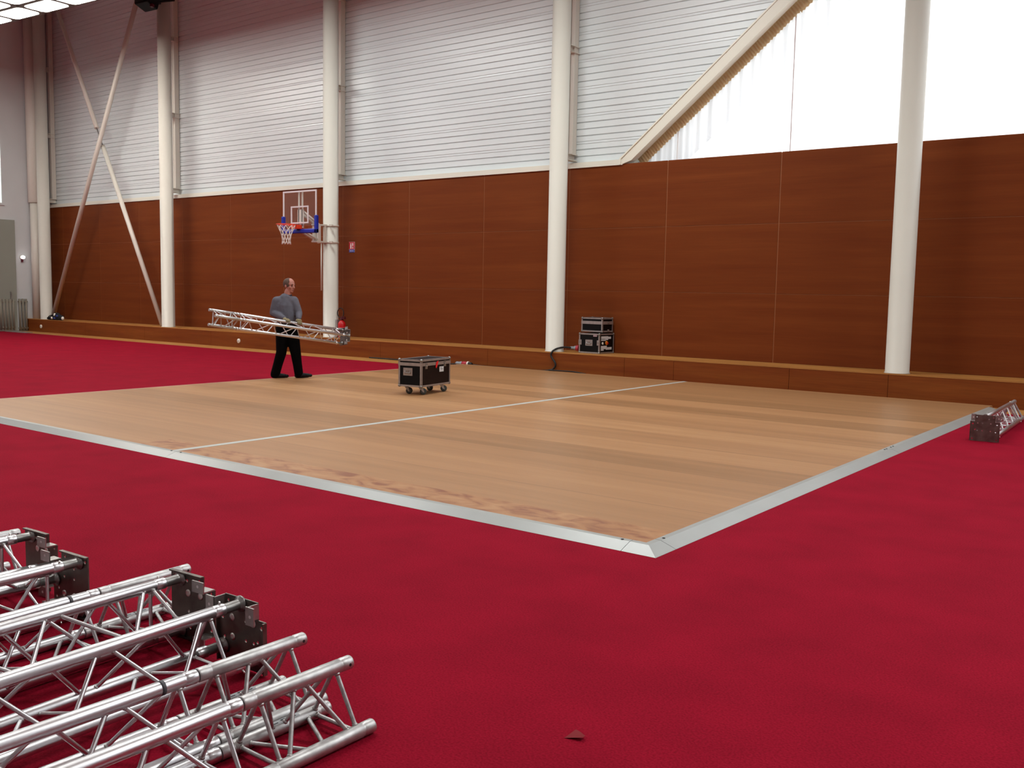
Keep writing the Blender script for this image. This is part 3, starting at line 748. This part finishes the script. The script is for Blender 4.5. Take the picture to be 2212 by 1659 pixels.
def latch_y(t, x, z, w_=.06, h_=.09):   # butterfly latch on the face y=0
    lt = MB().box((x-w_/2, -.006, z-h_/2), (x+w_/2, .002, z+h_/2)).build('latch', M_CASESTEEL, t)
    MB().cyl((x, -.006, z), (x, -.014, z), .014, seg=12).box((x-.018, -.016, z-.004), (x+.018, -.012, z+.004)).build('latch_key', M_CASEALU, lt)
def latch_x(t, y, z, w_=.05, h_=.085):
    lt = MB().box((-.006, y-w_/2, z-h_/2), (.002, y+w_/2, z+h_/2)).build('latch', M_CASEALU, t)
    MB().cyl((-.006, y, z), (-.013, y, z), .013, seg=12).build('latch_key', M_CASESTEEL, lt)

# wheeled case on the dance floor
CH = 0.412
t = flight_case('dark wheeled flight case standing on the wooden dance floor', (-9.637, 10.476, .16), math.radians(100.1), .83, .41, CH, M_BLACK, M_BROWNLAM, (.315, .362))
handle_x(t, .24, .225, .16, .115)
latch_y(t, .13, .315); latch_y(t, .66, .325)
MB().box((.50, -.007, .205), (.62, -.003, .285)).build('paper_label', M_PAPER, t)
MB().box((.535, -.0085, .25), (.545, -.0065, .27)).box((.555, -.0085, .245), (.60, -.0065, .25)).box((.55, -.0085, .235), (.57, -.0065, .24)).build('label_writing', M_INK, t)
MB().prism([(.40, -.012, .36), (.46, -.012, .375), (.43, -.012, .30), (.40, -.012, .265), (.385, -.012, .285)], (0, .006, 0)).build('red_ribbon', M_REDTAPE, t)
for cx_, cy_, an in ((.11, .08, -.75), (.11, .33, -1.25), (.70, .08, -.85), (.70, .33, -1.45)):
    cs = MB().box((cx_-.045, cy_-.04, -.006), (cx_+.045, cy_+.04, 0)).build('caster', M_CASESTEEL, t)
    R = Matrix.Translation((cx_, cy_, 0)) @ Matrix.Rotation(an, 4, 'Z')
    MB().cyl((cx_, cy_, -.006), (cx_, cy_, -.022), .026, seg=14).prism([R @ Vector(c) for c in ((-.025, -.022, -.02), (.03, -.022, -.02), (.05, -.022, -.082), (.03, -.022, -.082))], R.to_3x3() @ Vector((0, .004, 0))).prism([R @ Vector(c) for c in ((-.025, .018, -.02), (.03, .018, -.02), (.05, .018, -.082), (.03, .018, -.082))], R.to_3x3() @ Vector((0, .004, 0))).build('caster_fork', M_CASEALU, cs)
    o = R @ Vector((.038, 0, -.070)); axv = (R.to_3x3() @ Vector((0, 1, 0)))
    MB().lathe([(.030, -.0155), (.046, -.0155), (.05, -.011), (.05, .011), (.046, .0155), (.030, .0155)], o, axv, 22).build('wheel', M_WHEEL, cs)

# stacked cases on the plinth
t = flight_case('lower black flight case with white stickers and sockets, on the plinth', (-10.083, 16.126, STEP+.002), math.radians(87.2), .507, .502, .398, M_BLACK, M_BLACK, None, 'stacked flight cases on the plinth')
handle_x(t, .255, .21, .17, .12)
latch_x(t, .03, .215, .06, .10); latch_x(t, .472, .215, .07, .10)
MB().box((-.007, .06, .335), (-.003, .15, .375)).build('pink_tag', M_PINK, t)
st = MB()
for a, b, c, d_ in ((.05, .29, .27, .345), (.05, .21, .255, .30), (.27, .39, .29, .335), (.05, .25, .09, .155), (.22, .42, .075, .125), (.05, .14, .06, .10)):
    st.box((a, -.006, c), (b, -.003, d_))
st.build('white_stickers', M_PAPER, t)
MB().lathe([(.026, 0), (.026, .012), (.02, .016)], (.10, 0, .205), (0, -1, 0), 18).build('white_socket', M_SOCKET, t)
MB().use(M_ORANGE).lathe([(.042, 0), (.042, .015), (.035, .02)], (.235, 0, .21), (0, -1, 0), 22).use(M_RED).lathe([(.02, .02), (.02, .03), (.012, .032)], (.25, 0, .205), (0, -1, 0), 16).build('orange_socket', None, t)
t = flight_case('upper low flight case with lid on top of the stacked pair', (-10.095, 16.235, STEP+.426), math.radians(86), .36, .52, .285, M_BLACK, M_BLACK, (.155, .215), 'stacked flight cases on the plinth')
latch_y(t, .20, .19, .06, .05)
latch_y(t, .20, .03, .06, .05)

# ------------------------------------------------------------------ power cable with plugs
def bez(P, n=10):
    out = []
    P = [Vector(p_) for p_ in P]; P = [P[0]*2-P[1]]+P+[P[-1]*2-P[-2]]
    for i in range(1, len(P)-2):
        for k in range(n):
            u = k/n; a, b, c, d_ = P[i-1:i+3]
            out.append(0.5*((2*b)+(c-a)*u+(2*a-5*b+4*c-d_)*u*u+(3*b-a-3*c+d_)*u**3))
    out.append(P[-2]); return out
t = thing('power_cable', 'black power cable hanging over the plinth edge to the lower flight case', 'cable', (0, 0, 0))
MB().sweep(bez([(-10.78, 16.20, .495), (-10.90, 16.10, .505), (-10.98, 15.96, .48), (-11.02, 15.845, .42), (-11.03, 15.825, .33), (-10.93, 15.825, .20), (-10.93, 15.825, .12), (-11.03, 15.82, .05), (-11.3, 15.80, .018), (-12.1, 15.83, .018), (-12.75, 15.81, .018), (-13.05, 15.80, .03)]), .019, 10).build('cord', M_RUBBER, t)
MB().use(M_PLUGGREY).lathe([(.02, 0), (.03, .02), (.033, .10), (.045, .12), (.045, .17)], (-10.835, 16.20, .495), (1, .05, 0), 18).use(M_PLUGRED).lathe([(.058, .16), (.06, .17), (.06, .215), (.05, .22)], (-10.835, 16.20, .495), (1, .05, 0), 18).build('plug', None, t)
t = thing('power_cable', 'dark cable with red connector on the floor behind the wheeled case', 'cable', (0, 0, 0))
MB().sweep(bez([(-13.50, 15.80, .03), (-13.75, 15.81, .012), (-14.4, 15.80, .012), (-15.2, 15.82, .012), (-16.2, 15.81, .012)]), .014, 10).build('cord', M_RUBBER, t)
MB().use(M_PLUGGREY).lathe([(.02, 0), (.034, .03), (.034, .13), (.042, .14), (.042, .19)], (-13.52, 15.79, .046), (1, 0, 0), 18).use(M_PLUGRED).lathe([(.046, .19), (.046, .33)], (-13.52, 15.79, .046), (1, 0, 0), 18).use(M_SOCKET).lathe([(.05, .33), (.05, .37)], (-13.52, 15.79, .046), (1, 0, 0), 18).use(M_RUBBER).lathe([(.04, .37), (.036, .43), (.022, .46)], (-13.52, 15.79, .046), (1, 0, 0), 18).build('connector', None, t)
t = MB().sweep(bez([(-10.98, 15.70, .056), (-10.7, 15.74, .056), (-10.45, 15.78, .052), (-10.2, 15.83, .025)]), .012, 8).build('cable_offcut', M_RUBBER)
tag(t, 'short dark cable lying along the plinth below the hanging cable', 'cable')

# ------------------------------------------------------------------ extinguisher, sign, bag
t = thing('fire_extinguisher', 'red fire extinguisher on the plinth beside the basketball column', 'fire extinguisher', (-17.45, 16.10, STEP))
MB().lathe([(.088, 0), (.095, .012), (.095, .32), (.085, .37), (.055, .41), (.03, .43)], seg=28).build('cylinder', M_RED, t)
MB().lathe([(.0955, .13), (.0955, .25)], seg=28).build('label_band', M_PINK, t)
MB().cyl((0, 0, .42), (0, 0, .47), .032, seg=14).box((-.03, -.03, .46), (.11, .03, .50)).box((-.02, -.02, .51), (.10, .02, .525)).build('valve', M_DARKRED, t)
MB().sweep(bez([(-.02, 0, .46), (-.10, -.02, .52), (-.125, -.03, .62), (-.06, -.02, .715), (.02, 0, .70), (.05, .01, .60), (.02, 0, .47)], 8), .011, 8).build('hose', M_RUBBER, t)
MB().box((-.16, -.06, .02), (-.10, .06, .44)).build('wall_bracket', M_CASEALU, t)

t = thing('fire_sign', 'small red and blue extinguisher sign on the wood wall', 'sign', (-17.724, YW-.001, 2.634))
MB().box((-.10, -.006, -.13), (.10, -.001, .13)).build('backing', M_SIGNWHITE, t)
MB().box((-.097, -.009, -.052), (.097, -.006, .127)).build('red_panel', M_SIGNRED, t)
MB().box((-.097, -.009, -.127), (.097, -.006, -.058)).build('blue_panel', M_SIGNBLUE, t)
sg = MB().box((-.050, -.011, -.035), (-.010, -.009, .060)).prism([(-.045, -.011, .060), (-.015, -.011, .060), (-.022, -.011, .085), (-.038, -.011, .085)], (0, .002, 0)).box((-.06, -.011, .088), (0, -.009, .096))
sg.box((.02, -.011, .03), (.055, -.009, .10)).box((.025, -.011, -.035), (.05, -.009, .01)).build('pictogram', M_SIGNWHITE, t)
sb = MB()
for k in range(4): sb.box((-.07+.036*k, -.011, -.10), (-.045+.036*k, -.009, -.085))
sb.build('small_print', M_SIGNWHITE, t)

def voxel(mb, name, material, parent, size, smooth=6):
    o = mb.build(name+'_raw', material)
    r = o.modifiers.new('r', 'REMESH'); r.mode = 'VOXEL'; r.voxel_size = size
    s = o.modifiers.new('s', 'SMOOTH'); s.factor = .5; s.iterations = smooth
    bpy.context.view_layer.update()
    dg = bpy.context.evaluated_depsgraph_get(); me = bpy.data.meshes.new_from_object(o.evaluated_get(dg))
    me.name = name; me.materials.clear(); me.materials.append(material)
    for p_ in me.polygons: p_.use_smooth = True
    bpy.data.objects.remove(o)
    n = bpy.data.objects.new(name, me); COL.objects.link(n)
    if parent: n.parent = parent
    return n
def caps(mb, pts, rads):
    """chain of tapered capsules"""
    for p_, r in zip(pts, rads): mb.ball(p_, r, 2)
    for a, b, ra, rb in zip(pts, pts[1:], rads, rads[1:]): mb.cyl(a, b, ra, rb, 16)
    return mb

t = thing('sports_bag', 'dark bag with white and blue patches on the plinth by the corner column', 'bag', (-31.03, 15.965, STEP))
mb = MB()
for c, r, s_ in (((.0, 0, .08), .16, (1.2, .5, .6)), ((.28, -.01, .11), .19, (1.1, .42, .75)), ((.50, .0, .08), .14, (1.1, .5, .7)), ((-.25, .0, .05), .11, (1.6, .6, .5)), ((.18, .0, .17), .12, (1.3, .5, .6))):
    mb.ball(c, r, 2, s_)
voxel(mb, 'bag_body', M_BAGDARK, t, .02, 5)
MB().ball((.18, -.05, .17), .07, 2, (.9, .6, .8)).ball((.02, -.06, .07), .045, 2).ball((.62, -.02, .07), .06, 2, (.7, .8, 1)).build('white_patch', M_SOCKET, t)
MB().ball((.34, -.06, .14), .06, 2, (1.2, .6, .7)).ball((.20, -.07, .06), .06, 2, (1.2, .6, .6)).build('blue_patch', M_BAGBLUE, t)
MB().sweep(bez([(-.30, -.05, .04), (-.15, -.06, .13), (.05, -.05, .17), (.2, -.04, .24)]), .015, 8).build('strap', M_RUBBER, t)

# ------------------------------------------------------------------ basketball hoop
t = thing('basketball_hoop', 'basketball hoop with clear backboard and blue padding on the column', 'basketball hoop')
bx, by = -17.93, 15.20; z0, z1 = 2.93, 3.89; hw = .595
MB().box((bx-hw, by-.006, z0), (bx+hw, by+.006, z1)).build('backboard', M_ACRYL, t)
ln = MB()
def lrect(x0, x1, za, zb, wd):
    ln.box((x0, by-.010, za), (x0+wd, by+.010, zb)).box((x1-wd, by-.010, za), (x1, by+.010, zb)).box((x0+wd, by-.010, zb-wd), (x1-wd, by+.010, zb)).box((x0+wd, by-.010, za), (x1-wd, by+.010, za+wd))
lrect(bx-hw, bx+hw, z0, z1, .036); lrect(bx-.31, bx+.31, 3.12, 3.53, .032)
ln.build('board_lines', M_LINEW, t)
bs = MB().box((bx-.075, by+.02, 3.05), (bx-.045, by+.05, 3.88)).box((bx+.045, by+.02, 3.05), (bx+.075, by+.05, 3.88)).box((bx-.10, by+.02, 3.02), (bx+.10, by+.05, 3.45))
bs.build('board_support', M_WHITE, t)
pd = MB().box((bx-hw-.03, by-.045, 2.89), (bx+hw+.03, by+.045, 2.99)).box((bx-hw-.03, by-.045, 2.89), (bx-hw+.045, by+.045, 3.30)).box((bx+hw-.045, by-.045, 2.89), (bx+hw+.03, by+.045, 3.30))
pd.build('board_padding', M_BLUEPAD, t, bevel=.02)
rc = Vector((bx, by-.40, 3.07)); N = 40
MB().sweep([rc+Vector((.225*math.cos(2*PI*k/N), .225*math.sin(2*PI*k/N), 0)) for k in range(N)], .011, 10, closed=True).build('rim', M_RIM, t)
MB().box((bx-.09, by-.19, 2.99), (bx+.09, by-.012, 3.085)).cyl((bx-.09, by-.19, 3.07), (bx-.16, by-.245, 3.07), .012).cyl((bx+.09, by-.19, 3.07), (bx+.16, by-.245, 3.07), .012).build('rim_bracket', M_RIM, t)
nt_ = MB(); NS = 10
def netpt(a, v):
    r = .222*(1-v)+.088*v-.045*math.sin(v*PI)*.8
    if v > .8: r += .02*(v-.8)/.2
    return rc+Vector((r*math.cos(a), r*math.sin(a), -.46*v))
for k in range(NS):
    for s_ in (-1, 1):
        nt_.sweep([netpt(2*PI*k/NS+s_*v*1.55, v) for v in [j/10 for j in range(11)]], .0065, 6)
nt_.build('net', M_NET, t)
cxx = -17.82
am = MB()
am.box((cxx-.09, by+.34, 2.70), (cxx+.09, by+.68, 2.735)).box((cxx-.09, by+.34, 3.10), (cxx+.09, by+.68, 3.135)).box((cxx-.08, by+.36, 2.735), (cxx-.02, by+.46, 3.10)).box((cxx+.03, by+.40, 2.735), (cxx+.09, by+.48, 3.10)).box((cxx+.05, by+.60, 2.735), (cxx+.08, by+.66, 3.10))
am.build('mount_frame', M_WHITE, t)
MB().sweep([(cxx-.06, by+.45, 2.74), (bx-.07, by+.06, 2.95)], .028, 10).sweep([(cxx+.06, by+.45, 2.74), (bx+.07, by+.06, 2.95)], .028, 10).sweep([(cxx-.06, by+.45, 3.12), (bx-.07, by+.06, 3.40)], .028, 10).sweep([(cxx+.06, by+.45, 3.12), (bx+.07, by+.06, 3.40)], .028, 10).build('arm', M_WHITE, t)
for z in (2.715, 3.115):
    MB().lathe([(CR+.004, -.025), (CR+.014, -.025), (CR+.014, .025), (CR+.004, .025)], (cxx, CY, z), seg=36).box((cxx-.26, CY-.20, z-.02), (cxx-.16, CY-.16, z+.02)).box((cxx+.16, CY-.20, z-.02), (cxx+.26, CY-.16, z+.02)).build('clamp', M_WHITE, t)
MB().cyl((cxx+.06, by+.52, 2.69), (cxx+.06, by+.52, 1.55), .016, seg=10).build('crank_rod', M_WHITE, t)

# ------------------------------------------------------------------ man carrying the truss
man = thing('person', 'man in grey sweater and black trousers carrying an aluminium truss', 'person', (-13.10, 10.88, TH))
O = Vector((-13.10, 10.88, TH))
def L(x, y, z): return Vector((x, y, z))-O
zf = TH
head = L(-13.100, 10.873, 1.640); neck = L(-13.122, 10.853, 1.49); chest = L(-13.15, 10.815, 1.33); belly = L(-13.145, 10.825, 1.12); pelv = L(-13.128, 10.847, .93)
shL, elL, wrL = L(-13.235, 10.705, 1.375), L(-13.275, 10.665, 1.165), L(-12.965, 10.640, 1.085)
shR, elR, wrR = L(-13.045, 10.930, 1.385), L(-12.945, 10.950, 1.17), L(-12.845, 10.862, 1.085)
hipL, knL, anL = L(-13.175, 10.79, .90), L(-13.165, 10.748, .49), L(-13.275, 10.700, .115)
hipR, knR, anR = L(-13.085, 10.90, .90), L(-13.010, 10.935, .47), L(-13.010, 11.000, .125)
# body: one continuous surface, with the head modelled on the neck
lookd = Vector((.98, .16, -.05)).normalized(); side = Vector((0, 0, 1)).cross(lookd).normalized(); up = lookd.cross(side)
HM = Matrix((lookd, side, up)).transposed()
body = MB()
caps(body, [pelv, belly, chest, neck+Vector((0, 0, -.02)), neck+Vector((.01, 0, .05))], [.125, .125, .13, .062, .058])
caps(body, [chest+Vector((0, 0, .05)), shL], [.10, .065]); caps(body, [chest+Vector((0, 0, .05)), shR], [.10, .065])
caps(body, [shL, elL, wrL], [.058, .044, .032]); caps(body, [shR, elR, wrR], [.058, .044, .032])
caps(body, [hipL, knL, anL], [.088, .058, .042]); caps(body, [hipR, knR, anR], [.088, .058, .042])
def hp(f, s_, u): return head+HM @ Vector((f, s_, u))
body.ball(hp(-.005, 0, .035), .1, 3, (1.0, .80, .92), HM)      # cranium
body.ball(hp(.020, 0, -.035), .08, 3, (.92, .80, 1.05), HM)    # face
body.ball(hp(.055, 0, -.098), .034, 2, (1, 1.1, .75), HM)      # chin
body.ball(hp(.078, 0, .020), .034, 2, (.7, 1.9, .45), HM)      # brow
for s_ in (-1, 1):
    body.ball(hp(.062, s_*.040, -.030), .028, 2, (.8, 1, .9), HM)   # cheeks
    body.ball(hp(-.01, s_*.082, -.012), .030, 2, (.75, .35, 1.1), HM)  # ears
body.cyl(hp(.090, 0, .012), hp(.112, 0, -.034), .010, .016, 10); body.ball(hp(.108, 0, -.036), .0165, 2)  # nose
body.ball(hp(.082, 0, -.072), .018, 2, (.8, 1.6, .7), HM)      # mouth area
voxel(body, 'body', M_SKIN, man, .0085, 4)
for s_ in (-1, 1):
    MB().ball(hp(.088, s_*.031, -.002), .0115, 2, (.8, 1.25, .7), HM).build('eye', M_DARKEYE, man)
    MB().sweep([hp(.098, s_*.014, .024), hp(.099, s_*.034, .029), hp(.088, s_*.053, .024)], [.003, .0045, .003], 6).build('eyebrow', M_HAIR, man)
MB().ball(hp(.096, 0, -.073), .014, 2, (.5, 1.6, .4), HM).build('mouth', M_LIPS, man)
# short hair around the back and sides, receding at the front
hb_ = MB()
hb_.ball(hp(-.016, 0, .032), .1005, 3, (.97, .835, .90), HM)
bmesh.ops.delete(hb_.bm, geom=[v for v in hb_.bm.verts if (HM.transposed() @ (v.co-head)).x > .056-.25*max(0, (HM.transposed() @ (v.co-head)).z-.09) or (HM.transposed() @ (v.co-head)).z < -.035], context='VERTS')
hr = hb_.build('hair', M_HAIR, man); sm = hr.modifiers.new('thick', 'SOLIDIFY'); sm.thickness = .006; sm.offset = 1
# sweater
sw = MB()
caps(sw, [pelv+Vector((0, 0, .06)), belly, chest+Vector((0, 0, -.03)), chest+Vector((.01, .01, .07)), neck+Vector((-.01, 0, -.045))], [.140, .148, .145, .115, .074])
dv = Vector((.64, .77, 0))
for k, r in ((-.06, .125), (.06, .122)):
    caps(sw, [pelv+dv*k+Vector((0, 0, .07)), belly+dv*k, chest+dv*k+Vector((0, 0, -.04))], [r-.012, r, r-.01])
caps(sw, [chest+Vector((0, 0, .03)), shL], [.11, .076]); caps(sw, [chest+Vector((0, 0, .03)), shR], [.11, .076])
caps(sw, [shL, (shL+elL)/2, elL, (elL+wrL)/2, wrL], [.076, .072, .064, .056, .046])
caps(sw, [shR, (shR+elR)/2, elR, (elR+wrR)/2, wrR], [.076, .071, .063, .055, .046])
voxel(sw, 'sweater', M_SWEATER, man, .011, 5)
MB().sweep([neck+Vector((-.012, 0, -.012))+Vector((.07*math.cos(a), .07*math.sin(a), .012*math.cos(a-2.6))) for a in [2*PI*k/20 for k in range(20)]], .014, 8, closed=True).build('collar', mat('collar_dark', '#2b2a33', 0.9), man)
# trousers
tr = MB()
caps(tr, [pelv+Vector((0, 0, .05)), pelv+Vector((0, 0, -.06))], [.140, .145])
caps(tr, [pelv+dv*-.06, pelv+dv*-.07+Vector((0, 0, -.06))], [.13, .13]); caps(tr, [pelv+dv*.06, pelv+dv*.07+Vector((0, 0, -.06))], [.13, .125])
caps(tr, [hipL, (hipL+knL)/2, knL, (knL+anL)/2, anL+Vector((0, 0, -.01))], [.125, .108, .090, .082, .080])
caps(tr, [hipR, (hipR+knR)/2, knR, (knR+anR)/2, anR+Vector((0, 0, -.01))], [.125, .108, .090, .080, .076])
voxel(tr, 'trousers', M_TROUSER, man, .011, 4)
# shoes: left flat behind, right about to roll forward
def shoe(an, toe_dir, lift):
    td = Vector(toe_dir).normalized(); sd = Vector((0, 0, 1)).cross(td); g = an.z
    b0 = Vector((an.x, an.y, 0))
    s_ = MB()
    s_.ball(b0-td*.035+Vector((0, 0, .042)), .046, 2, (1, .9, .9)); s_.ball(b0+td*.06+Vector((0, 0, .045+lift*.3)), .052, 2, (1, .85, .8))
    s_.ball(b0+td*.15+Vector((0, 0, .038+lift)), .048, 2, (1, 1, .72)); s_.ball(b0+td*.195+Vector((0, 0, .032+lift*1.3)), .040, 2, (1, 1, .75))
    s_.cyl(b0-td*.035+Vector((0, 0, .04)), b0+td*.06+Vector((0, 0, .042+lift*.3)), .044, .046, 14).cyl(b0+td*.06+Vector((0, 0, .042+lift*.3)), b0+td*.17+Vector((0, 0, .035+lift)), .046, .036, 14)
    s_.cyl(b0+Vector((0, 0, .05)), Vector((an.x, an.y, g)), .050, .052, 14)
    o = voxel(s_, 'shoe', M_SHOE, man, .008, 4)
    for v in o.data.vertices:
        base = max(0.001, 0.001+lift*1.0*max(0, ((v.co-b0).dot(td)-.04)/.15))
        v.co.z = max(v.co.z, base)
    return o
shoe(anL, (.55, .80, 0), 0.0); shoe(anR, (.72, .68, 0), .012)
# gloved hands closed over the upper chord of the truss
def chord_at(s_): return U0+ax*s_-O
def glove(s_, wrist, mirror):
    c = chord_at(s_); u = ax*(1 if mirror else -1)
    back = (wrist-c); back = (back-ax*back.dot(ax)).normalized()     # from chord up towards the wrist
    out = ax.cross(back); out = out if out.dot(Vector((.77, -.64, 0))) > 0 else -out   # towards the camera side
    g = MB(); palm = c+back*(RC+.024)
    caps(g, [wrist, palm-out*.012], [.036, .036]); caps(g, [palm-ax*.030, palm+ax*.030], [.027, .027]); caps(g, [palm-ax*.028+out*.018, palm+ax*.028+out*.018], [.022, .022])
    parts = voxel(g, 'glove', M_GLOVE, man, .006, 3)
    lens = (.90, 1.0, .96, .80)
    for k, ln_ in enumerate(lens):
        o = ax*(-.034+.0225*k)
        q = []
        for a in (35, 80, 125, 165):
            a_ = math.radians(a*ln_); rr = RC+.010
            q.append(c+o+(back*math.cos(a_)+out*math.sin(a_))*rr)
        MB().ball(q[0], .0112, 2).sweep(q, [.0112, .0108, .0102, .0092], 10).ball(q[1], .0112, 2).ball(q[3], .0092, 2).build('finger', M_GLOVE, parts)
    o = u*.040; q = [c+o*.8+back*(RC+.012), c+o*1.2+(back*.6-out*.8).normalized()*(RC+.012), c+o*1.05+(back*-.2-out).normalized()*(RC+.012)]
    MB().ball(q[0], .014, 2).sweep(q, [.0135, .012, .0105], 10).ball(q[-1], .0105, 2).build('thumb', M_GLOVE, parts)
glove(1.44, wrL, True); glove(1.665, wrR, False)
